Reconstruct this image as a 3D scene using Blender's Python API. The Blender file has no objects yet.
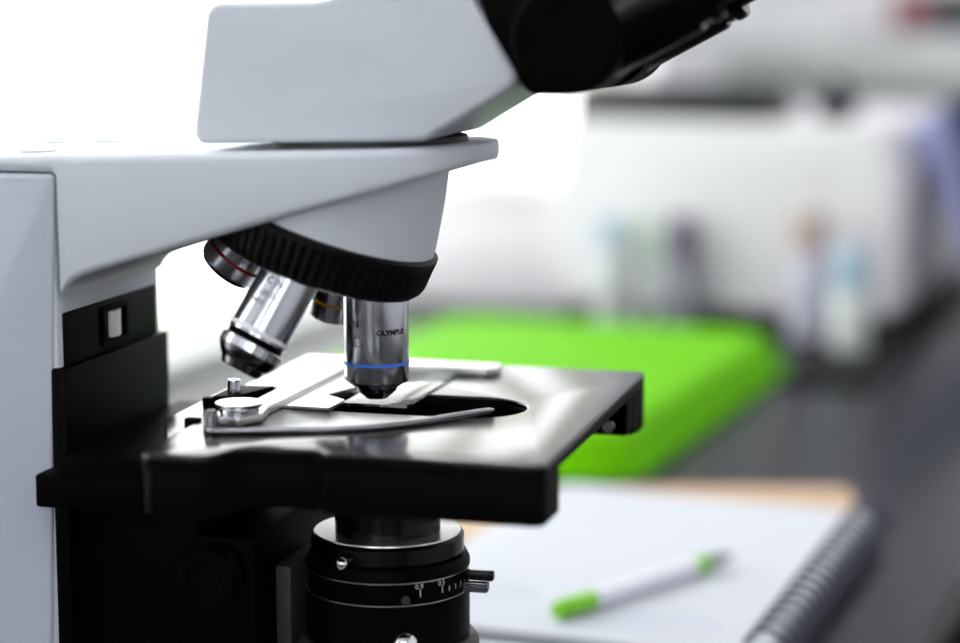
import bpy, bmesh, math, random
from mathutils import Vector, Matrix
random.seed(4)
S = bpy.context.scene
C = S.collection
R = math.radians
cos, sin, pi = math.cos, math.sin, math.pi

# ---------------------------------------------------------------- materials
def lin(r, g, b):
    f = lambda v: (v/255/12.92) if v/255 <= .04045 else ((v/255+.055)/1.055)**2.4
    return (f(r), f(g), f(b), 1)

def mat(name, rgb, rough=.5, metal=0., spec=.5, var=.06, vscale=60., bump=0., bscale=900., coat=0., ior=1.5, rvar=0.):
    m = bpy.data.materials.new(name); m.use_nodes = True
    nt = m.node_tree; b = nt.nodes['Principled BSDF']
    tc = nt.nodes.new('ShaderNodeTexCoord')
    nz = nt.nodes.new('ShaderNodeTexNoise'); nz.inputs['Scale'].default_value = vscale; nz.inputs['Detail'].default_value = 4
    nt.links.new(tc.outputs['Object'], nz.inputs['Vector'])
    mx = nt.nodes.new('ShaderNodeMix'); mx.data_type = 'RGBA'
    c = lin(*rgb)
    mx.inputs['A'].default_value = tuple(v*(1-var) for v in c[:3])+(1,)
    mx.inputs['B'].default_value = tuple(min(1, v*(1+var)) for v in c[:3])+(1,)
    nt.links.new(nz.outputs['Fac'], mx.inputs['Factor'])
    nt.links.new(mx.outputs['Result'], b.inputs['Base Color'])
    b.inputs['Roughness'].default_value = rough
    if rvar:
        mr = nt.nodes.new('ShaderNodeMapRange')
        mr.inputs['To Min'].default_value = rough-rvar; mr.inputs['To Max'].default_value = rough+rvar
        nt.links.new(nz.outputs['Fac'], mr.inputs['Value']); nt.links.new(mr.outputs['Result'], b.inputs['Roughness'])
    b.inputs['Metallic'].default_value = metal
    b.inputs['Specular IOR Level'].default_value = spec
    b.inputs['IOR'].default_value = ior
    b.inputs['Coat Weight'].default_value = coat
    b.inputs['Coat Roughness'].default_value = .08
    if bump:
        n2 = nt.nodes.new('ShaderNodeTexNoise'); n2.inputs['Scale'].default_value = bscale; n2.inputs['Detail'].default_value = 2
        nt.links.new(tc.outputs['Object'], n2.inputs['Vector'])
        bp = nt.nodes.new('ShaderNodeBump'); bp.inputs['Strength'].default_value = bump; bp.inputs['Distance'].default_value = .0004
        nt.links.new(n2.outputs['Fac'], bp.inputs['Height']); nt.links.new(bp.outputs['Normal'], b.inputs['Normal'])
    return m

def emit(name, rgb, strength, var=.05, scale=1.5):
    m = bpy.data.materials.new(name); m.use_nodes = True
    nt = m.node_tree; nt.nodes.remove(nt.nodes['Principled BSDF'])
    e = nt.nodes.new('ShaderNodeEmission'); o = nt.nodes['Material Output']
    tc = nt.nodes.new('ShaderNodeTexCoord'); nz = nt.nodes.new('ShaderNodeTexNoise'); nz.inputs['Scale'].default_value = scale
    nt.links.new(tc.outputs['Object'], nz.inputs['Vector'])
    mx = nt.nodes.new('ShaderNodeMix'); mx.data_type = 'RGBA'; c = lin(*rgb)
    mx.inputs['A'].default_value = tuple(v*(1-var) for v in c[:3])+(1,); mx.inputs['B'].default_value = tuple(v*(1+var) for v in c[:3])+(1,)
    nt.links.new(nz.outputs['Fac'], mx.inputs['Factor']); nt.links.new(mx.outputs['Result'], e.inputs['Color'])
    e.inputs['Strength'].default_value = strength
    nt.links.new(e.outputs['Emission'], o.inputs['Surface'])
    return m

def glass_pane(name):
    m = bpy.data.materials.new(name); m.use_nodes = True
    nt = m.node_tree; nt.nodes.remove(nt.nodes['Principled BSDF'])
    t = nt.nodes.new('ShaderNodeBsdfTransparent'); g = nt.nodes.new('ShaderNodeBsdfGlossy'); g.inputs['Roughness'].default_value = .02
    t.inputs['Color'].default_value = (.97, .985, .98, 1)
    x = nt.nodes.new('ShaderNodeMixShader'); x.inputs['Fac'].default_value = .04
    nt.links.new(t.outputs['BSDF'], x.inputs[1]); nt.links.new(g.outputs['BSDF'], x.inputs[2])
    nt.links.new(x.outputs['Shader'], nt.nodes['Material Output'].inputs['Surface'])
    return m

M = {}
M['grey_paint'] = mat('grey_enamel', (206, 210, 217), .42, spec=.4, var=.02, bump=.25, bscale=1400)
M['grey_panel'] = mat('grey_textured_plastic', (188, 194, 206), .55, spec=.3, var=.03, bump=.6, bscale=900)
M['dark_grey'] = mat('dark_grey_plastic', (60, 60, 62), .5, spec=.3)
M['black'] = mat('black_satin_paint', (4, 4, 5), .5, spec=.025, var=.2)
M['black_plastic'] = mat('black_plastic', (5, 5, 6), .42, spec=.04, var=.2)
M['black_gloss'] = mat('black_gloss', (5, 5, 6), .25, spec=.25, var=.2)
M['stage_top'] = mat('black_stage_enamel', (8, 8, 8), .16, spec=.5, var=.2, vscale=120, rvar=.03)
M['stage_side'] = mat('black_stage_casting', (7, 7, 8), .5, spec=.04, var=.2)
M['rubber'] = mat('black_rubber', (8, 8, 9), .5, spec=.15, var=.2)
M['chrome'] = mat('satin_chrome', (222, 223, 230), .2, metal=1, var=.03, vscale=30, rvar=.04)
M['dark_chrome'] = mat('dark_chrome', (104, 104, 108), .18, metal=1, var=.08)
M['steel'] = mat('brushed_steel', (214, 214, 212), .28, metal=1, var=.04)
M['bright_steel'] = mat('polished_steel', (225, 226, 228), .14, metal=1, var=.03)
M['finger_steel'] = mat('darkened_steel', (150, 150, 154), .3, metal=1)  # steel darkened in colour to stand in for the finger's dark reflection
M['lens'] = mat('lens_glass', (18, 20, 26), .05, spec=.7)
M['blue_ring'] = mat('blue_band', (50, 120, 235), .35)
M['white_ring'] = mat('white_band', (235, 235, 238), .35)
M['red_ring'] = mat('red_band', (120, 14, 22), .35)
M['yellow_ring'] = mat('yellow_band', (214, 150, 10), .35)
M['ink'] = mat('black_engraving', (10, 10, 12), .7, spec=.1)
M['white_ink'] = mat('white_marking', (225, 225, 222), .6, spec=.2)
M['bench'] = mat('dark_slate_worktop', (24, 24, 29), .25, spec=.07, var=.12, vscale=40, rvar=.05)
M['cabinet'] = mat('white_cabinet', (222, 224, 224), .5)
M['green'] = mat('lime_green_plastic', (104, 186, 0), .6, spec=.06, var=.04, vscale=12)
M['paper'] = mat('white_paper', (198, 200, 208), .8, spec=.15, var=.015, vscale=25)
M['cover'] = mat('black_cover', (14, 14, 16), .5, spec=.25)
M['coil'] = mat('dark_coated_wire', (44, 44, 66), .25, spec=.5)
M['pencil_line'] = mat('pale_blue_handwriting', (168, 180, 215), .8)
M['tan'] = mat('tan_card', (196, 166, 140), .7, spec=.2, var=.05)
M['pen_white'] = mat('white_pen_barrel', (226, 226, 236), .35)
M['pen_green'] = mat('green_pen_plastic', (122, 200, 30), .35)
M['pen_grey'] = mat('grey_pen_tip', (120, 122, 128), .3, metal=.6)
M['machine'] = mat('white_instrument_plastic', (222, 219, 223), .5, spec=.25, var=.015, vscale=8)
M['machine_grey'] = mat('pale_grey_plastic', (196, 199, 200), .5)
M['sheet_black'] = mat('matt_black_sheet', (14, 14, 15), .75, spec=.15)
M['wall'] = mat('white_wall_paint', (246, 246, 249), .8, spec=.2, var=.02, vscale=3)
M['wall_grey'] = mat('grey_wall_paint', (186, 188, 190), .85, spec=.1, var=.03, vscale=3)
M['ceiling'] = mat('white_ceiling', (232, 232, 230), .9, spec=.1, var=.02)
M['wood'] = mat('dark_brown_wood', (30, 22, 17), .7, spec=.03, var=.2, vscale=14)
M['floor'] = mat('brown_floor', (46, 36, 30), .7, spec=.1, var=.15, vscale=6)
M['sill'] = mat('grey_green_ledge', (205, 210, 203), .6)
M['frame'] = mat('cream_window_frame', (216, 210, 196), .5)
M['vial_blue'] = mat('pale_blue_cap', (160, 184, 204), .4)
M['vial_body'] = mat('clear_white_plastic', (214, 217, 218), .35)
M['vial_lilac'] = mat('lilac_label', (190, 186, 205), .5)
M['vial_red'] = mat('dusty_red_cap', (176, 152, 148), .45)
M['vial_purple'] = mat('dark_purple_cap', (84, 60, 92), .45)
M['vial_grey'] = mat('grey_tube', (140, 142, 152), .4)
M['pale_green'] = mat('pale_green_plastic', (160, 196, 168), .45)
M['navy'] = mat('navy_cover', (34, 46, 92), .5)
M['lilac'] = mat('lilac_cover', (164, 168, 214), .55)
M['red_box'] = mat('red_card', (150, 84, 88), .6)
M['charcoal'] = mat('charcoal_plastic', (18, 20, 26), .5)
M['pane'] = glass_pane('window_glass')
M['sky'] = emit('overcast_daylight', (250, 250, 250), 4.1, .06, .8)
M['added_fill'] = emit('added_fill_glow', (250, 251, 255), 3.9, .06, .8)  # added fill glow behind the unseen rear windows
M['added_lamp'] = emit('added_lamp_glow', (250, 251, 255), 8.0, .01)  # glow of the unseen ceiling lights added as room light
g = bpy.data.materials.new('slide_glass'); g.use_nodes = True
b = g.node_tree.nodes['Principled BSDF']; b.inputs['Base Color'].default_value = (.93, .97, .95, 1)
b.inputs['Roughness'].default_value = .03; b.inputs['Transmission Weight'].default_value = 1; b.inputs['IOR'].default_value = 1.52
M['slide'] = g

# ---------------------------------------------------------------- mesh helpers
def obj(name, bm, m, parent=None, angle=35, loc=None, rotz=0.):
    me = bpy.data.meshes.new(name)
    if isinstance(bm, bpy.types.Mesh): me = bm; me.name = name
    else:
        bmesh.ops.recalc_face_normals(bm, faces=bm.faces); bm.to_mesh(me); bm.free()
    me.materials.clear(); me.materials.append(M[m])
    me.polygons.foreach_set('use_smooth', [True]*len(me.polygons))
    me.set_sharp_from_angle(angle=R(angle))
    o = bpy.data.objects.new(name, me); C.objects.link(o)
    if parent: o.parent = parent
    if loc is not None: o.location = loc
    o.rotation_euler.z = rotz
    return o

def tag(o, label, cat, group=None):
    o['label'] = label; o['category'] = cat
    if group: o['group'] = group
    return o

def thing(name, label, cat, loc=(0, 0, 0), rotz=0., group=None):
    o = bpy.data.objects.new(name, None); C.objects.link(o); o.empty_display_size = .02
    o.location = loc; o.rotation_euler = (0, 0, rotz)
    return tag(o, label, cat, group)

def struct(o): o['kind'] = 'structure'; return o

def bx(bm, x0, x1, y0, y1, z0, z1, bev=0., seg=2):
    t = bmesh.new(); bmesh.ops.create_cube(t, size=1)
    bmesh.ops.scale(t, vec=(x1-x0, y1-y0, z1-z0), verts=t.verts)
    bmesh.ops.translate(t, vec=((x0+x1)/2, (y0+y1)/2, (z0+z1)/2), verts=t.verts)
    if bev: bmesh.ops.bevel(t, geom=t.edges[:], offset=bev, segments=seg, profile=.5, affect='EDGES')
    merge(bm, t); return bm

def merge(bm, t):
    me = bpy.data.meshes.new('tmp'); t.to_mesh(me); t.free(); bm.from_mesh(me); bpy.data.meshes.remove(me)

def box(*a, **k): return bx(bmesh.new(), *a, **k)

def lathe(profile, n=64, mtx=None, bm=None, wob=None):
    """profile: (r, h) from bottom to top, closed on the axis when r = 0"""
    t = bmesh.new(); rings = []
    for i, (r, h) in enumerate(profile):
        if r < 1e-7: rings.append([t.verts.new((0, 0, h))]); continue
        ring = []
        for k in range(n):
            rr = r + (wob(i, k) if wob else 0)
            ring.append(t.verts.new((rr*cos(2*pi*k/n), rr*sin(2*pi*k/n), h)))
        rings.append(ring)
    for a, b in zip(rings, rings[1:]):
        for k in range(n):
            l = (k+1) % n
            if len(a) == 1 and len(b) == 1: break
            if len(a) == 1: t.faces.new((a[0], b[l], b[k]))
            elif len(b) == 1: t.faces.new((a[k], a[l], b[0]))
            else: t.faces.new((a[k], a[l], b[l], b[k]))
    for ring, first in ((rings[0], True), (rings[-1], False)):
        if len(ring) > 1: t.faces.new(ring[::-1] if first else ring)
    if mtx: bmesh.ops.transform(t, matrix=mtx, verts=t.verts)
    if bm is None: return t
    merge(bm, t); return bm

def frame_mtx(origin, zdir, xhint=(1, 0, 0)):
    z = Vector(zdir).normalized(); x = Vector(xhint); x = (x - z*x.dot(z)).normalized(); y = z.cross(x)
    m = Matrix((x, y, z)).transposed().to_4x4(); m.translation = Vector(origin); return m

def sweep(path, rad, n=10, bm=None, flat=1.):
    """tube along a path; rad a number or a list; flat squashes it vertically"""
    t = bmesh.new(); P = [Vector(p) for p in path]; rings = []
    for i, p in enumerate(P):
        d = (P[min(i+1, len(P)-1)]-P[max(i-1, 0)]).normalized()
        u = Vector((0, 0, 1)); u = (u-d*u.dot(d))
        if u.length < .01: u = Vector((1, 0, 0))-d*d.x
        u.normalize(); v = d.cross(u); r = rad[i] if isinstance(rad, (list, tuple)) else rad
        rings.append([t.verts.new(p+r*(flat*sin(2*pi*k/n)*u+cos(2*pi*k/n)*v)) for k in range(n)])
    for a, b in zip(rings, rings[1:]):
        for k in range(n): t.faces.new((a[k], a[(k+1) % n], b[(k+1) % n], b[k]))
    t.faces.new(rings[0][::-1]); t.faces.new(rings[-1])
    if bm is None: return t
    merge(bm, t); return bm

def rounded(pts):
    """polygon with a radius per corner: (x, y, r)"""
    out = []; n = len(pts)
    for i, p in enumerate(pts):
        x, y = p[0], p[1]; r = p[2] if len(p) > 2 else 0
        c = Vector((x, y))
        if r <= 0: out.append((x, y)); continue
        a = Vector(pts[i-1][:2])-c; b = Vector(pts[(i+1) % n][:2])-c
        la, lb = a.length, b.length; a.normalize(); b.normalize()
        half = a.angle(b)/2; t = min(r/math.tan(half), la*.49, lb*.49); rr = t*math.tan(half)
        ctr = c+(a+b).normalized()*(rr/sin(half)); s = c+a*t-ctr; e = c+b*t-ctr
        a0 = math.atan2(s.y, s.x); da = math.atan2(e.y, e.x)-a0
        da = (da+pi) % (2*pi)-pi
        k = max(3, int(abs(da)/R(12))+1)
        for j in range(k+1):
            out.append((ctr.x+rr*cos(a0+da*j/k), ctr.y+rr*sin(a0+da*j/k)))
    return out

def plate(outlines, z0, z1, bev=0., plane='XY', seg=2):
    """extrude flat outlines (first one outer, the others holes) from z0 to z1; plane XZ: outline in x, z and depth along y"""
    cu = bpy.data.curves.new('tmp', 'CURVE'); cu.dimensions = '2D'; cu.fill_mode = 'BOTH'
    for pts in outlines:
        sp = cu.splines.new('POLY'); sp.points.add(len(pts)-1)
        for q, p in zip(sp.points, pts): q.co = (p[0], p[1], 0, 1)
        sp.use_cyclic_u = True
    h = (z1-z0)/2; cu.extrude = max(h-bev, 0); cu.bevel_depth = bev; cu.bevel_resolution = seg; cu.offset = -bev
    o = bpy.data.objects.new('tmp', cu); me = bpy.data.meshes.new_from_object(o)
    bpy.data.objects.remove(o); bpy.data.curves.remove(cu)
    bm = bmesh.new(); bm.from_mesh(me); bpy.data.meshes.remove(me)
    bmesh.ops.remove_doubles(bm, verts=bm.verts, dist=1e-6)
    bmesh.ops.translate(bm, vec=(0, 0, (z0+z1)/2), verts=bm.verts)
    if plane == 'XZ':
        for v in bm.verts: v.co = Vector((v.co.x, v.co.z, v.co.y))
    return bm

def loft_sections(secs, n=6):
    """secs: (x, half width, z bottom, z top, corner radius)"""
    t = bmesh.new(); rings = []
    for x, w, zb, zt, rc in secs:
        rc = min(rc, w*.95, (zt-zb)*.49); ring = []
        for cy, cz, a0 in ((w-rc, zt-rc, 0), (-(w-rc), zt-rc, 90), (-(w-rc), zb+rc, 180), (w-rc, zb+rc, 270)):
            for k in range(n): a = R(a0+90*k/(n-1)); ring.append(t.verts.new((x, cy+rc*cos(a), cz+rc*sin(a))))
        rings.append(ring)
    m = len(rings[0])
    for a, b in zip(rings, rings[1:]):
        for k in range(m): t.faces.new((a[k], a[(k+1) % m], b[(k+1) % m], b[k]))
    t.faces.new(rings[0]); t.faces.new(rings[-1])
    return t

def loft_rings(rings):
    t = bmesh.new(); V = [[t.verts.new(p) for p in r] for r in rings]; m = len(V[0])
    for a, b in zip(V, V[1:]):
        for k in range(m): t.faces.new((a[k], a[(k+1) % m], b[(k+1) % m], b[k]))
    t.faces.new(V[0]); t.faces.new(V[-1]); return t

def text_bm(s, size, mapper, bold=0.):
    cu = bpy.data.curves.new('tmp', 'FONT'); cu.body = s; cu.size = size; cu.align_x = 'LEFT'; cu.offset = bold; cu.resolution_u = 2
    o = bpy.data.objects.new('tmp', cu); C.objects.link(o); bpy.context.view_layer.update()
    me = bpy.data.meshes.new_from_object(o.evaluated_get(bpy.context.evaluated_depsgraph_get()))
    bpy.data.objects.remove(o); bpy.data.curves.remove(cu)
    t = bmesh.new(); t.from_mesh(me); bpy.data.meshes.remove(me)
    bmesh.ops.subdivide_edges(t, edges=[e for e in t.edges if e.calc_length() > size*.25], cuts=2)
    for v in t.verts: v.co = mapper(v.co.x, v.co.y)
    return t

def wrap(center, axis, front, rad):
    """map text x to the arc and y to the axis of a cylinder; front: the direction angle zero looks to"""
    up = Vector(axis).normalized(); f = Vector(front); f = (f-up*f.dot(up)).normalized(); s = up.cross(f); c = Vector(center)
    def at(ang0, h0):
        def m(x, y):
            a = R(ang0)+x/rad
            return c+(rad+.00005)*(cos(a)*f+sin(a)*s)+up*(h0+y)
        return m
    return at

# ================================================================ THE MICROSCOPE (optical axis on x = y = 0, bench top at z = 0)
mic = thing('microscope', 'grey compound laboratory microscope with black stage and four chrome objectives', 'microscope')
zt = lambda x: .2722+.031*x
zb = lambda x: .2234+.2958*(x+.0988)

# arm: wedge with a half-round nose
secs = []
for x in (-.245, -.24, -.2, -.16, -.13): secs.append((x, .05, .2618, zt(x), .004))
secs += [(-.1172, .05, .2618, zt(-.117), .003), (-.1149, .05, .2606, zt(-.1149), .003), (-.1141, .05, .2582, zt(-.1141), .003),
         (-.1138, .05, .2130, zt(-.1138), .003), (-.1126, .05, .2155, zt(-.1118), .003), (-.1096, .05, .2185, zt(-.1096), .004), (-.105, .05, .2210, zt(-.105), .004)]
for x in (-.0988, -.08, -.06, -.04, -.02): secs.append((x, .05, zb(x), zt(x), .0035))
RN = .0492
for k in range(0, 17):
    th = R(90*k/16.4); x = RN*sin(th); secs.append((x, max(RN*cos(th), .003), min(zb(x), zt(x)-.007), zt(x), .003))
arm = obj('arm', loft_sections(secs), 'grey_paint', mic, 40)
for (x, y) in ((-.133, -.027), (-.156, .034), (-.131, .036)):
    obj('plug_cap', lathe([(0, 0), (.0072, 0), (.0072, .0006), (.0066, .0011), (0, .0012)], 40, Matrix.Translation((x, y, zt(x)-.0003))), 'grey_panel', arm)

# column
obj('column', box(-.24, -.1158, -.0495, .0495, .040, .2612, bev=.0015), 'grey_paint', mic)
pan = rounded([(-.2445, .006), (-.1242, .006), (-.1150, .2605, .004), (-.2445, .2605)])
for s in (-1, 1):
    y0, y1 = (-.0512, -.0482) if s < 0 else (.0482, .0512)
    obj('side_panel', plate([pan], y0, y1, .0012, 'XZ'), 'grey_panel', mic)
fc = bmesh.new()
bx(fc, -.1172, -.1148, -.0452, .0440, .18, .2058, bev=.0006)
bx(fc, -.1190, -.1125, -.0511, .0511, .05, .1845, bev=.001)
front = obj('front_cover', fc, 'black_plastic', mic)
# wheel window
bz = plate([rounded([(-.0125, .187, .002), (.0125, .187, .002), (.0125, .2038, .002), (-.0125, .2038, .002)]),
            rounded([(-.0095, .1893, .0008), (.0095, .1893, .0008), (.0095, .2014, .0008), (-.0095, .2014, .0008)])], 0, .0016, .0004)
for v in bz.verts: v.co = Vector((-.1150+v.co.z, v.co.x, v.co.y))
obj('wheel_bezel', bz, 'black', front)
wh = lathe([(0, -.0058), (.0095, -.0058), (.0100, -.0053), (.0100, .0053), (.0095, .0058), (0, .0058)], 72,
           Matrix.Translation((-.1229, .001, .1953)), wob=lambda i, k: (-.0005 if k % 3 == 0 and 0 < i < 5 else 0))
obj('thumb_wheel', wh, 'steel', front, 20)
# foot below
ft = plate([rounded([(-.245, -.085, .02), (.10, -.085, .03), (.10, .085, .03), (-.245, .085, .02)])], 0, .045, .004)
base = obj('foot', ft, 'grey_panel', mic)
obj('field_lens', lathe([(0, .044), (.031, .044), (.031, .052), (.028, .055), (.022, .055), (.021, .0535), (0, .0545)], 64, Matrix.Translation((.004, 0, 0))), 'black_plastic', base)

# focusing carriage under the stage
ca = bmesh.new()
bx(ca, -.1135, -.060, -.044, .044, .055, .140, bev=.002); bx(ca, -.1135, -.037, -.0435, .085, .056, .119, bev=.002)
bx(ca, -.121, -.0755, -.063, -.03, .131, .1443, bev=.0012)
bx(ca, -.1125, -.062, -.06, .06, .138, .1517, bev=.0012)
obj('stage_carrier', ca, 'black', mic)
kn = bmesh.new()
lathe([(0, 0), (.0105, 0), (.0112, .0008), (.0112, .0135), (.0105, .0145), (.0075, .0145), (.007, .0138), (0, .0138)], 48, frame_mtx((-.052, -.0436, .106), (0, -1, 0)), kn)
obj('condenser_focus_knob', kn, 'black_plastic', mic)
for s in (-1, 1):
    k = lathe([(0, 0), (.0235, 0), (.0245, .001), (.0245, .016), (.0235, .017), (.0125, .017), (.0125, .028), (.0118, .029), (0, .029)], 72,
              frame_mtx((-.175, s*.0505, .055), (0, s, 0)), wob=lambda i, k: (-.0004 if k % 2 and i in (2, 3) else 0))
    obj('focus_knob', k, 'black_plastic', mic)

# head
hd = rounded([(-.0612, .2733, .0045), (.0320, .2760, .006), (.0690, .2980, .004), (.0440, .3385, .003), (.022, .372, .008), (.018, .372, .008), (-.0005, .3300, .01), (-.0105, .3276, .012), (-.0540, .3270, .006)])
head = obj('head', plate([hd], -.0402, .0402, .0022, 'XZ', 4), 'grey_paint', mic, 50)
obj('mounting_ring', lathe([(0, -.003), (.0392, -.003), (.0392, .0005), (.0384, .0014), (.0384, .0030), (0, .0030)], 96, Matrix.Translation((-.0015, 0, .2725))), 'dark_grey', head)
# binocular tubes
tu = bmesh.new(); ax = Vector((cos(R(28.2)), 0, sin(R(28.2)))); up_ = Vector((-sin(R(28.2)), 0, cos(R(28.2))))
c0 = Vector((.0890, 0, .3147))
hb = rounded([(.0560, .3165), (.0710, .2935, .006), (.0890, .2935, .012), (.1085, .309, .012), (.098, .338, .008), (.050, .338)])
housing = obj('binocular_housing', plate([hb], -.036, .036, .003, 'XZ', 3), 'black_plastic', head)
for s in (-1, 1):
    o3 = c0+Vector((0, s*.031, 0))
    disc = lathe([(0, -.0215), (.0190, -.0215), (.0206, -.0195), (.0206, .0195), (.0190, .0215), (0, .0215)], 64, frame_mtx(o3, (0, s, 0)))
    ey = obj('eyepiece_tube', lathe([(0, -.004), (.0190, -.004), (.0198, 0), (.0198, .0420), (.0192, .0435), (.0178, .0440), (.0178, .0467), (.0190, .0472), (.0193, .0485), (.0193, .0505), (.0186, .0520), (0, .0520)], 64, frame_mtx(o3, ax)), 'black_gloss', head)
    obj('hinge_disc', disc, 'black', ey)
    obj('eyepiece', lathe([(0, .051), (.0150, .051), (.0150, .072), (.0175, .073), (.0180, .088), (.0160, .096), (.0125, .096), (.0115, .090), (0, .089)], 64, frame_mtx(o3, ax)), 'rubber', ey)
    obj('chrome_collar', lathe([(0, .0447), (.0181, .0447), (.0184, .0451), (.0184, .0459), (.0181, .0465), (0, .0465)], 64, frame_mtx(o3, ax)), 'dark_chrome', ey)

# revolving nosepiece
AL = R(20); AX = Vector((-sin(AL), 0, -cos(AL))); E1 = Vector((cos(AL), 0, -sin(AL))); E2 = Vector((0, 1, 0))
CV = Vector((0, 0, .296))
def ring_at(c, r, e1, n=72): return [Vector(c)+r*(cos(2*pi*k/n)*e1+sin(2*pi*k/n)*E2) for k in range(n)]
rr = []
K = CV+AX*.058
for t in [i/8 for i in range(9)]:
    e1 = Vector((cos(AL*(1-t)), 0, -sin(AL*(1-t))))
    c = K.lerp(Vector((-.0150, 0, .2665)), t); rr.append(ring_at(c, .0450+(.0446-.0450)*t, e1))
mount = obj('nosepiece_mount', loft_rings(rr), 'grey_paint', mic, 50)
TM = frame_mtx(CV, -AX, E1)
NT = 72*4
def rib(i, k): return -.0010 if (i in (4, 5, 6) and k % 4 in (0, 1)) else 0
tur = obj('nosepiece_turret', lathe([(0, -.0785), (.0340, -.0785), (.0395, -.0777), (.0430, -.0762), (.0452, -.0738), (.0460, -.0715), (.0466, -.0640), (.0470, -.0610), (.0470, -.0592), (.0455, -.0580), (0, -.0580)], NT, TM, wob=rib), 'rubber', mic, 25)
obj('turret_disc', lathe([(0, -.0815), (.012, -.0813), (.030, -.0800), (.0385, -.0780), (.0385, -.070), (0, -.070)], 96, TM), 'black_plastic', tur)

def axis_dir(phi):
    rad = cos(R(phi))*E1+sin(R(phi))*E2
    return (AX*cos(AL)+rad*sin(AL)).normalized()
CAMLOC = Vector((.2564, -.7957, .3282))
def objective(phi, body, groove, tip, ring, ring_m, label, texts, extra=None, d=None, CV=CV):
    d = d or axis_dir(phi)
    m = frame_mtx(CV, d, CAMLOC-CV)
    o = obj('objective', lathe(body, 96, m), 'chrome', mic, 30); o['label'] = label
    if groove: obj('groove', lathe(groove, 96, m), 'black', o)
    obj('front_cone', lathe(tip, 96, m), 'dark_chrome', o, 25)
    t = tip[-1][1]; obj('front_lens', lathe([(0, t-.0005), (.0026, t-.0005), (.0026, t+.0001), (0, t+.0002)], 32, m), 'lens', o)
    if extra: obj('knurled_collar', lathe(extra, 120, m, wob=lambda i, k: (-.00012 if k % 3 == 0 and 0 < i < len(extra)-1 else 0)), 'chrome', o, 20)
    obj('colour_band', lathe([(0, ring[0]), (ring[2]-.0003, ring[0]), (ring[2], ring[0]+.0002), (ring[2], ring[1]-.0002), (ring[2]-.0003, ring[1]), (0, ring[1])], 96, m), ring_m, o)
    if texts:
        tb = bmesh.new(); f = Vector(CAMLOC)-(CV+d*.1)
        for s, size, ang, tt, rad, bold in texts: merge(tb, text_bm(s, size, wrap(CV+d*tt, -d, f, rad)(ang, 0), bold))
        obj('engraving', tb, 'ink', o)
    return o
objective(0, [(0, .066), (.0128, .066), (.0128, .0740), (.0131, .0745), (.0131, .1188), (.0128, .1194), (0, .1194)], None,
          [(0, .1190), (.0123, .1190), (.0121, .1196), (.0084, .1222), (.0078, .1236), (.0046, .1262), (.0044, .1266)],
          (.1110, .1125, .01325), 'blue_ring', 'upright chrome objective with a blue band, over the slide',
          [('C N', .0042, -64, .0965, .0131, 0), ('0.65', .0027, -50, .1010, .0131, 0), ('FN22', .0030, -52, .1043, .0131, 0), ('OLYMPUS', .0029, 0, .0993, .0131, .00012)])
DN = Vector((-.40, -.33, -.855)).normalized()
objective(-90, [(0, .066), (.0114, .066), (.0114, .0735), (.0117, .0740), (.0121, .1080), (.0121, .1114), (0, .1114)],
          [(0, .1108), (.0114, .1108), (.0114, .1145), (0, .1145)],
          [(0, .1180), (.0125, .1180), (.0122, .1192), (.0100, .1222), (.0092, .1228), (.0080, .1254), (.0074, .1258)],
          (.1084, .1104, .01225), 'white_ring', 'tilted chrome objective with a white band, nearest the viewer',
          [('C N', .0042, -38, .0908, .01195, 0), ('1.25 Oil', .0029, -44, .0958, .01205, 0), ('FN22', .0026, -50, .0996, .0121, 0)],
          [(0, .1140), (.0124, .1140), (.0129, .1144), (.0129, .1178), (.0125, .1184), (0, .1184)], DN, Vector((-.0360, -.0375, .1995))-DN*.1098)
objective(180, [(0, .060), (.0129, .060), (.0131, .0640), (.0131, .0968), (.0125, .0985), (0, .0985)], None,
          [(0, .0978), (.0124, .0981), (.0112, .1001), (.0102, .1005)], (.0910, .0928, .01325), 'red_ring', 'short dark chrome objective with a red band', None)
objective(84, [(0, .066), (.0106, .066), (.0108, .0700), (.0108, .1080), (.0104, .1091), (0, .1091)], None,
          [(0, .1075), (.0100, .1087), (.0090, .1097), (.0080, .1100)], (.0998, .1014, .01095), 'yellow_ring', 'chrome objective with a yellow band, behind the upright one',
          [('0.25', .0030, -8, .0910, .0108, 0), ('FN', .0030, 10, .0955, .0108, 0)])

# stage
outl = rounded([(.0900, -.0870, .005), (.0895, .1110, .003), (-.0660, .1110, .003), (-.0575, -.1060, .006), (-.0330, -.1060, .008), (-.0240, -.0840, .010), (.0030, -.0820, .004), (.0080, -.0870, .004)])
hole = [(-.010+.022*cos(a), .012+.022*sin(a)) for a in [R(90+i*9) for i in range(21)]]+[(.037+.022*cos(a), .012+.022*sin(a)) for a in [R(-90+i*9) for i in range(21)]]
stage = obj('stage', plate([outl, hole], .1625, .1650, .0009, seg=3), 'stage_top', mic, 30)
obj('stage_body', plate([outl, hole], .1592, .1628, .0006), 'stage_side', stage)
skf = rounded([(.0898, -.0868, .005), (.0898, -.0600, .002), (-.0565, -.0600, .002), (-.0572, -.1058, .006), (-.0330, -.1058, .008), (-.0240, -.0838, .010), (.0030, -.0818, .004), (.0080, -.0868, .004)])
obj('front_skirt', plate([skf], .1422, .1597, .0008), 'stage_side', stage)
lg = bmesh.new(); bx(lg, .058, .0893, .0700, .0830, .1440, .1597, bev=.001); bx(lg, .058, .0893, .0840, .0955, .1415, .1597, bev=.001); bx(lg, .058, .0893, .0965, .1108, .1400, .1597, bev=.0012)
bx(lg, .058, .0885, .0700, .1105, .1460, .1597)
obj('rear_skirt', lg, 'black', stage)
obj('under_plate', box(-.0395, .0610, .0365, .1090, .1425, .1597, bev=.001), 'black', stage)
obj('under_rail', box(-.0655, -.0400, -.060, .11, .1415, .1597, bev=.001), 'black', stage)
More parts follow.
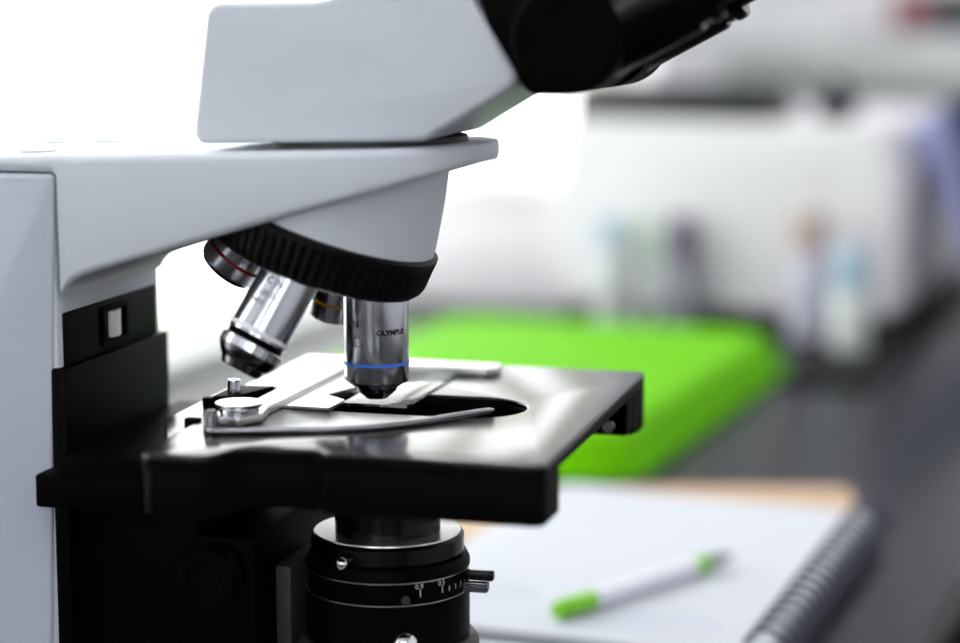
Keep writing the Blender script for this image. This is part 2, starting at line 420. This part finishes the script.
obj('rail_screw', lathe([(0, 0), (.0030, 0), (.0030, .0012), (.0024, .0018), (.0012, .0018), (.0012, .0008), (0, .0008)], 24, frame_mtx((.0815, .0701, .1480), (0, -1, 0))), 'dark_chrome', stage)
obj('scale_groove', box(.006, .0820, -.0795, -.0785, .16495, .16515), 'black', stage)
sl = rounded([(-.0575, -.080), (-.0610, .060), (-.0810, .040, .004), (-.0800, -.030, .003)])
obj('side_ledge', plate([sl], .1555, .1622, .0008), 'stage_top', stage)

# specimen holder on the stage
HB = [(-.0480, -.0100), (-.0480, .0165), (-.0640, .0165), (-.0640, .0970), (.0255, .0970), (.0285, .0935), (.0285, .0840), (.0240, .0797), (-.0365, .0797), (-.0365, -.0100), (-.0375, -.0230), (-.0345, -.0390), (-.0400, -.0500), (-.0520, -.0490), (-.0540, -.0300)]
hold = obj('slide_holder', plate([rounded([(x, y, .002) for x, y in HB])], .1650, .1685, .0006), 'steel', mic)
AR = [(-.0365, -.0105), (-.0165, -.0115), (-.0160, .0070), (-.0275, .0165), (-.0190, .0440), (-.0160, .0480), (-.0160, .0797), (-.0365, .0797)]
obj('fixed_jaw', plate([AR], .1650, .1664, .0002), 'steel', hold)
wb = rounded([(-.0650, -.0150), (-.0560, -.0130), (-.0490, .0130), (-.0650, .0100)])
obj('clamp_block', plate([wb], .1650, .1695, .0004), 'black', hold)
obj('clamp_screw', lathe([(0, .1690), (.0026, .1690), (.0028, .1694), (.0028, .1742), (.0025, .1747), (.0014, .1747), (.0014, .1725), (0, .1725)], 32, Matrix.Translation((-.0600, -.0040, 0))), 'chrome', hold, 25)
obj('end_bar', box(-.0760, -.0640, .0000, .0040, .1620, .1655, bev=.0004), 'black', hold)
obj('end_bar', box(-.0650, -.0590, -.0450, -.0410, .1620, .1660, bev=.0004), 'black', hold)
kz = Matrix.Translation((-.0440, -.0390, 0))
knob = obj('pivot_knob', lathe([(0, .1684), (.0072, .1684), (.0078, .1688), (.0078, .1702), (.0086, .1708), (.0094, .1716), (.0096, .1722), (.0092, .1726), (.0078, .1724), (.004, .1712), (0, .1711)], 64, kz), 'chrome', hold, 30)
pin = obj('finger_pin', lathe([(0, .1651), (.0030, .1651), (.0032, .1656), (.0030, .1665), (.0030, .1708), (.0026, .1722), (.0016, .1730), (0, .1733)], 32, Matrix.Translation((-.0474, -.0600, 0))), 'dark_chrome', hold, 40)
ctrl = [(-.0485, -.0622), (-.044, -.0650), (-.036, -.0628), (-.0207, -.0570), (-.008, -.0530), (.0026, -.0485), (.0144, -.0410), (.0264, -.0280), (.0350, -.0150), (.0480, .0030)]
path = []
for i in range(len(ctrl)-1):
    p0, p1, p2, p3 = [Vector(ctrl[min(max(j, 0), len(ctrl)-1)]) for j in (i-1, i, i+1, i+2)]
    for k in range(8):
        t = k/8; q = .5*((2*p1)+(p2-p0)*t+(2*p0-5*p1+4*p2-p3)*t*t+(3*p1-p0-3*p2+p3)*t**3); path.append((q.x, q.y, .1662))
path.append((*ctrl[-1], .1662))
obj('clamp_finger', sweep(path, [.0012]*(len(path)-2)+[.0011, .0006], 14), 'finger_steel', hold, 60)

# condenser
CM = Matrix.Translation((.0042, 0, 0))
cond = obj('condenser', lathe([(0, .062), (.0320, .062), (.0320, .0700), (.0335, .0710), (.0335, .0915), (.0330, .0920), (.0330, .1010), (.0336, .1014), (.0336, .1035), (.0322, .1062), (.0300, .1066), (.0300, .1075), (0, .1075)], 96, CM), 'black_plastic', mic, 30)
rim = obj('condenser_rim', lathe([(0, .1068), (.0306, .1068), (.0312, .1074), (.0312, .1135), (.0303, .1148), (.0225, .1150), (.0215, .1140), (0, .1140)], 96, CM), 'black_gloss', cond, 30)
obj('rim_plate', lathe([(.0222, .1146), (.0300, .1146), (.0298, .1153), (.0224, .1153)], 96, CM), 'steel', rim)
obj('top_lens', lathe([(0, .112), (.0215, .112), (.0215, .1260), (.0200, .1280), (.0160, .1360), (.0150, .1370), (.0100, .1370), (0, .1374)], 64, CM), 'black_gloss', cond)
obj('scale_line', lathe([(0, .10085), (.03365, .10085), (.03365, .10115), (0, .10115)], 96, CM), 'steel', cond)
obj('scale_line', lathe([(0, .09185), (.03365, .09185), (.03365, .09215), (0, .09215)], 96, CM), 'steel', cond)
W = wrap((.0042, 0, 0), (0, 0, 1), CAMLOC, .0331)
tk = bmesh.new()
for i, a in enumerate((22, 40, 47, 54, 61, 68)):
    h = .0030 if i < 2 else .0022
    f = W(a, .0950)
    q = [f(0, 0), f(.00045, 0), f(.00045, h), f(0, h)]; tk.faces.new([tk.verts.new(p) for p in q])
for s, a in (('0.9', 18.5), ('0.5', 36.5)): merge(tk, text_bm(s, .0030, W(a, .0983)))
obj('scale_marking', tk, 'white_ink', cond)
def radial(px, py, pz): v = Vector((px-.0042, py, 0)).normalized(); return frame_mtx((px, py, pz), v, (0, 0, 1))
obj('centring_screw', lathe([(0, -.004), (.0012, -.004), (.0012, .0015), (.0024, .0018), (.0026, .0035), (.0018, .0048), (0, .0052)], 32, radial(-.0030, -.0325, .1092)), 'bright_steel', cond, 60)
obj('centring_screw', lathe([(0, -.006), (.0036, -.006), (.0036, .004), (.0045, .0045), (.0048, .0080), (.0036, .0105), (0, .011)], 32, radial(.0195, -.0300, .0790)), 'bright_steel', cond, 60)
obj('index_dot', lathe([(0, -.001), (.0018, -.001), (.0018, .0004), (0, .0006)], 24, radial(.0205, -.0288, .0942)), 'dark_grey', cond)
obj('lever', box(.033, .0492, -.0030, .0010, .0968, .1006, bev=.0006), 'black_gloss', cond)
lv = bmesh.new(); bx(lv, .033, .0470, -.0035, .0015, .0918, .0962, bev=.0008)
for i in range(3): bx(lv, .036, .0472, -.0039, -.0033, .0926+i*.0012, .0932+i*.0012)
obj('lever', lv, 'dark_chrome', cond)
obj('lower_ring', lathe([(0, .056), (.0372, .056), (.0378, .057), (.0378, .0605), (.0362, .0615), (.0362, .0640), (.0374, .065), (.0374, .0690), (.0350, .0722), (0, .0722)], 96, CM), 'dark_grey', cond, 30)
obj('condenser_bracket', box(-.0440, -.0305, -.020, .020, .0655, .1020, bev=.0015), 'dark_grey', cond)

# the glass slide lying on the stage
sld = tag(obj('microscope_slide', box(-.0155, .0120, .0020, .0785, .16505, .16615, bev=.0002), 'slide', None, loc=(0, 0, 0)), 'clear glass slide held on the black stage under the upright objective', 'slide')

# ================================================================ THE ROOM (turned six degrees from the microscope)
RO = Vector((.205, .274, 0)); RT = R(-6)
RM = Matrix.Translation(RO) @ Matrix.Rotation(RT, 4, 'Z')
def at(x, y, z=0): return RM @ Vector((x, y, z))
root_kw = dict(rotz=RT)
def room_obj(name, bm, m): return struct(obj(name, bm, m, None, loc=RO, rotz=RT))
ZF, ZC = -.90, 1.95
room_obj('floor', box(-.76, 2.75, -3.05, 2.65, ZF-.05, ZF), 'floor')
room_obj('ceiling', box(-.9, 2.75, -3.05, 2.75, ZC, ZC+.05), 'ceiling')
wl = bmesh.new(); Wy0, Wy1, Wz0, Wz1 = -.75, 2.10, .008, 1.5
bx(wl, -.90, -.76, -3.05, Wy0, ZF, ZC); bx(wl, -.90, -.76, Wy1, 2.75, ZF, ZC)
bx(wl, -.90, -.76, Wy0, Wy1, ZF, Wz0); bx(wl, -.90, -.76, Wy0, Wy1, Wz1, ZC)
room_obj('wall_left', wl, 'wall')
room_obj('wall_end', box(-.9, 2.75, 2.65, 2.75, ZF, ZC), 'wall')
room_obj('wall_right', box(2.65, 2.75, -3.05, 2.75, ZF, ZC), 'wall')
wr = bmesh.new()
ops = [(-.55, .35), (.85, 1.75)]; xs = [-.9]+[v for p in ops for v in p]+[2.75]
for i in range(0, len(xs), 2): bx(wr, xs[i], xs[i+1], -3.15, -3.05, ZF, ZC)
for a, b in ops: bx(wr, a, b, -3.15, -3.05, ZF, .15); bx(wr, a, b, -3.15, -3.05, 1.5, ZC)
room_obj('wall_rear', wr, 'wall_grey')
def window(name, x, y0, y1, z0, z1, posts, along_y=True):
    f = bmesh.new(); w = .022; pn = bmesh.new()
    B = (lambda bm, a0, a1, b0, b1, c0, c1: bx(bm, a0, a1, b0, b1, c0, c1)) if along_y else (lambda bm, a0, a1, b0, b1, c0, c1: bx(bm, b0, b1, a0, a1, c0, c1))
    B(f, x-.025, x+.025, y0, y1, z0, z0+w*.6); B(f, x-.025, x+.025, y0, y1, z1-w, z1)
    for y in [y0, y1]+posts: B(f, x-.024, x+.024, max(y0, y-w/2), min(y1, y+w/2), z0, z1)
    o = room_obj(name, f, 'frame'); B(pn, x-.003, x+.003, y0, y1, z0, z1)
    obj('window_pane', pn, 'pane', o); return o
window('window_1', -.84, Wy0, Wy1, Wz0, Wz1, [1.585])
for i, (a, b) in enumerate(ops): window('window_%d' % (i+2), -3.10, a, b, .15, 1.5, [], False)  # unseen rear windows, added to light the faces towards the camera
def sky(m, x0, x1, y0, y1, z0, z1): return struct(obj('sky_backdrop', box(x0, x1, y0, y1, z0, z1), m, None, loc=RO, rotz=RT))
sky('sky', -1.65, -1.60, -2.5, 7.5, -.9, 2.6)
sky('added_fill', -1.2, 2.6, -3.85, -3.80, -.9, 2.6)  # added glowing sheet that shines in through the rear windows
room_obj('trim_1', box(-.76, .9, 2.52, 2.65, .190, .252, bev=.004), 'sill')
for (x, y) in ((.2, -1.1), (1.5, -1.1), (.1, 1.85), (1.4, 1.85)):  # ceiling lights out of view, added to give the room its light
    cl = thing('added_ceiling_light', 'long white ceiling light added out of view to light the room', 'ceiling light', at(x, y, ZC), RT, 'added ceiling lights')
    obj('light_housing', box(-.16, .16, -.62, .62, -.05, 0, bev=.005), 'cabinet', cl)
    obj('light_diffuser', box(-.14, .14, -.60, .60, -.062, -.050, bev=.004), 'added_lamp', cl)

bench = thing('lab_bench', 'long laboratory bench with dark slate top and brown body', 'bench', RO, RT)
obj('worktop', box(-.758, 0, -2.2, 2.64, -.030, 0, bev=.003), 'bench', bench)
obj('cabinet_body', box(-.75, -.03, -2.18, 2.62, ZF, -.0305), 'wood', bench)

# lime green tray lying upside down behind the microscope
tray = thing('plastic_tray', 'lime green plastic tray lying on the bench behind the stage', 'tray', at(-.415, .545), RT)
def rrect(w, d, r, n=8):
    return rounded([(w, -d, r), (w, d, r), (-w, d, r), (-w, -d, r)])
rr = []
for (s, z) in ((0, .002), (0, .004), (-.004, .012), (-.007, .022), (-.010, .028), (-.015, .032), (-.021, .033)):
    rr.append([Vector((x, y, z)) for x, y in rrect(.167+s, .255+s, .040)])
tb = loft_rings(rr)
obj('tray_body', tb, 'green', tray, 60)
obj('tray_lip', plate([rrect(.172, .260, .043), rrect(.1655, .2535, .039)], 0, .005, .001), 'green', tray)

# notebook
NB = Matrix.Translation((.1600, .4830, .0070)) @ Matrix.Rotation(R(-5.8), 4, 'Z') @ Matrix.Rotation(R(.85), 4, 'X')
note = thing('notebook', 'open white spiral notebook with black coil lying on the bench', 'notebook'); note.matrix_world = NB
obj('back_cover', plate([rounded([(-.214, -.300, .006), (.009, -.300, .001), (.009, .003, .001), (-.214, .003, .006)])], 0, .0012), 'cover', note)
pg = bmesh.new()
nx, ny = 24, 20
def pz(u, v): return .0098 - .0025*max(0, 1-u*5)**2 + .0035*max(0, 1-u*3)*max(0, v-.55)**2*6
grid = [[pg.verts.new((-.211+.214*i/nx+.016*(1-i/nx)*(max(0, j/ny-.80)/.2)**2, -.297+.297*j/ny, pz(i/nx, j/ny))) for i in range(nx+1)] for j in range(ny+1)]
for j in range(ny):
    for i in range(nx): pg.faces.new((grid[j][i], grid[j][i+1], grid[j+1][i+1], grid[j+1][i]))
ex = bmesh.ops.extrude_face_region(pg, geom=pg.faces[:])
for v in [e for e in ex['geom'] if isinstance(e, bmesh.types.BMVert)]: v.co.z = .0013
obj('pages', pg, 'paper', note)
cw = bmesh.new(); turns = 20; P = []
for i in range(turns*14+1):
    a = 2*pi*i/14; P.append((.0050+.0120*cos(a), -.292+.287*i/(turns*14), .0105+.0120*sin(a)))
obj('spiral_coil', sweep(P, .0013, 6, cw), 'coil', note, 80)
hw = bmesh.new()
for (x0, y0, ln) in ((-.19, -.225, .055), (-.195, -.235, .062), (-.19, -.246, .05), (-.10, -.245, .07), (-.105, -.257, .08), (-.11, -.269, .06)):
    pts = [(x0+ln*k/40, y0+.0016*sin(k*1.7)+.0010*sin(k*.9+x0*90), .00985) for k in range(41)]
    sweep(pts, .00025, 4, hw)
obj('handwriting', hw, 'pencil_line', note)

# pen on the page
A = Vector((.0240, .2220, 0)); Bp = Vector((.0940, .3450, 0))
d3 = NB.to_3x3() @ Vector((0, 0, 1))
def page_z(p): q = NB @ Vector((0, 0, .0098)); return q.z-(d3.x*(p.x-q.x)+d3.y*(p.y-q.y))/d3.z
A.z = page_z(A)+.0056; Bp.z = page_z(Bp)+.0056; L = (Bp-A).length; dr = (Bp-A).normalized()
pen = thing('pen', 'white pen with lime green end lying on the open notebook', 'pen', A)
pm = frame_mtx((0, 0, 0), dr, (0, 0, 1))
obj('barrel', lathe([(0, .028), (.0049, .028), (.0049, .112), (.0048, .118), (0, .118)], 24, pm), 'pen_white', pen)
obj('end_cap', lathe([(0, 0), (.0040, .0004), (.0052, .003), (.0052, .028), (.0048, .029), (0, .029)], 24, pm), 'pen_green', pen)
obj('grip_ring', lathe([(0, .112), (.0052, .112), (.0052, .121), (.0048, .122), (0, .122)], 24, pm), 'pen_green', pen)
obj('pen_nose', lathe([(0, .121), (.0046, .121), (.0030, .136), (.0012, .146), (0, L)], 24, pm), 'pen_grey', pen)

# tan folder partly under the notebook
fo = plate([rounded([(0, 0, .003), (-.300, 0, .003), (-.300, -.150, .003), (-.060, -.150, .003), (0, -.090, .003)])], 0, .0032, .0008)
fld = obj('card_folder', fo, 'tan', None, loc=(.1370, .6080, 0), rotz=R(14)); tag(fld, 'tan card folder sticking out behind the spiral notebook', 'folder')

# white instrument beyond the tray
ins = thing('lab_instrument', 'large white benchtop instrument with rounded corners behind the tray', 'lab instrument', at(-.37, .985), RT)
prof = rounded([(-.165, .018, .008), (.184, .018, .012), (.184, .150, .03), (.166, .2090, .022), (-.165, .2090, .022)])
body = plate([prof], 0, .40, .010, 'XZ', 4); obj('instrument_body', body, 'machine', ins, 50)
obj('instrument_base', box(-.060, .176, .004, .39, .0035, .0195, bev=.003), 'charcoal', ins)
obj('front_panel', plate([rounded([(-.130, .060, .01), (.110, .060, .01), (.110, .175, .01), (-.130, .175, .01)])], -.0016, .002, .0006, 'XZ'), 'machine', ins)
kp = thing('flat_case', 'flat dark case lying on top of the white instrument', 'case', at(-.420, 1.050, .2090), RT)
obj('case_shell', box(-.105, .105, -.055, .055, 0, .022, bev=.003), 'charcoal', kp); obj('case_lid', box(-.100, .100, -.051, .051, .0215, .034, bev=.003), 'charcoal', kp)
sb = thing('adapter_box', 'small black adapter box on top right of the white instrument', 'adapter', at(-.261, 1.050, .2090), RT)
obj('adapter_body', box(-.018, .018, -.025, .025, 0, .026, bev=.003), 'charcoal', sb); obj('adapter_plug', lathe([(0, .0), (.010, 0), (.010, .012), (.006, .018), (0, .018)], 24, Matrix.Translation((0, 0, .0255))), 'charcoal', sb)
wbx = thing('storage_box', 'low white lidded box left of the large instrument', 'box', at(-.6455, 1.095), RT)
obj('box_body', box(-.105, .103, -.040, .042, 0, .105, bev=.003), 'machine', wbx); obj('box_lid', box(-.1055, .1035, -.0405, .0425, .1045, .135, bev=.006), 'machine', wbx)

mt = plate([rounded([(-.155, .69, .01), (-.155, 1.55, .01), (-.44, 1.55, .01), (-.44, .95, .01), (-.240, .95, .005), (-.240, .69, .01)])], 0, .0032, .0006)  # thin black sheet under and in front of the instrument
tag(obj('black_sheet', mt, 'sheet_black', None, loc=RO, rotz=RT), 'thin black sheet under the white instrument', 'mat')

def bottle(name, label, x, y, h, r, body, cap, capfrac=.28, neck=.7):
    t = thing(name, label, 'bottle', at(x, y, .0033), RT, 'small bottles in front of the white instrument')
    hc = h*(1-capfrac)
    obj('bottle_body', lathe([(0, 0), (r*.94, 0), (r, .003), (r, hc*.82), (r*.95, hc*.90), (r*neck, hc*.97), (r*neck, hc+.004), (0, hc+.004)], 40), body, t)
    obj('bottle_cap', lathe([(0, hc), (r*neck*1.25, hc), (r*neck*1.28, hc+.003), (r*neck*1.24, h-.004), (r*neck*1.0, h), (0, h)], 40, wob=lambda i, k: -.0003*(k % 2)), cap, t)
    return t
bottle('sample_bottle', 'white bottle with pale blue cap, first from left before the instrument', -.470, .955, .108, .0150, 'vial_body', 'vial_blue')
bottle('sample_tube', 'slim pale green tube between the blue and the purple capped bottles', -.428, .955, .112, .0055, 'vial_body', 'pale_green', .45, .8)
bottle('sample_bottle', 'grey bottle with dark purple cap in front of the instrument', -.394, .955, .113, .0155, 'vial_grey', 'vial_purple', .40)
bottle('sample_bottle', 'lilac labelled bottle with dusty red cap near the instrument corner', -.262, .935, .122, .0195, 'vial_lilac', 'vial_red', .30)
bottle('sample_bottle', 'short white bottle with blue cap at the instrument corner', -.212, .885, .096, .0180, 'vial_body', 'vial_blue', .42)

# binders leaning against the instrument's side
def binder(label, x, y, m, tilt, w, h, d):
    t = thing('binder', label, 'binder', at(x, y, .0055), RT, 'binders beside the white instrument')
    t.rotation_euler = (0, R(tilt), RT)
    obj('binder_cover', plate([rounded([(-w/2, 0, .001), (w/2, 0, .001), (w/2, h, .001), (-w/2, h, .001)])], -d/2, d/2, .001, 'XZ'), m, t)
    obj('binder_pages', box(-w/2+.003, w/2-.003, -d/2+.004, d/2+.001, .004, h-.004), 'paper', t)
    return t
binder('lilac binder leaning on the right side of the white instrument', -.100, 1.17, 'lilac', -20, .026, .220, .16)
binder('dark navy binder standing beside the lilac binder', -.064, 1.18, 'navy', -20, .034, .240, .18)

# things on the far ledge
st = tag(obj('paper_stack', box(-.55, -.26, 2.53, 2.63, .252, .275, bev=.001), 'paper', None, loc=RO, rotz=RT), 'white stack of paper on the far ledge', 'paper')
tag(obj('card_box', box(-.475, -.415, 2.54, 2.62, .2752, .345, bev=.002), 'red_box', None, loc=RO, rotz=RT), 'small red box on the far paper stack', 'box')
tag(obj('card_box', box(-.405, -.27, 2.54, 2.62, .2752, .345, bev=.002), 'charcoal', None, loc=RO, rotz=RT), 'small black box on the far paper stack', 'box')

# ================================================================ world, camera, colour
w = bpy.data.worlds.new('World'); S.world = w; w.use_nodes = True
bg = w.node_tree.nodes['Background']; bg.inputs['Color'].default_value = (.75, .82, 1, 1); bg.inputs['Strength'].default_value = .6
cd = bpy.data.cameras.new('Camera'); cam = bpy.data.objects.new('Camera', cd); C.objects.link(cam); S.camera = cam
cam.location = CAMLOC; cam.rotation_euler = (R(90-8.7), 0, R(15))
cd.sensor_fit = 'HORIZONTAL'; cd.sensor_width = 36; cd.lens = 2100/960*36; cd.clip_start = .02; cd.clip_end = 30
cd.dof.use_dof = True; cd.dof.focus_distance = .848; cd.dof.aperture_fstop = 2.75; cd.dof.aperture_blades = 7
S.view_settings.view_transform = 'Standard'; S.view_settings.look = 'None'; S.view_settings.exposure = 0; S.view_settings.gamma = 1
S.view_settings.use_curve_mapping = False
S.cycles.use_denoising = True; S.cycles.max_bounces = 10; S.cycles.diffuse_bounces = 5; S.cycles.caustics_reflective = False; S.cycles.caustics_refractive = False
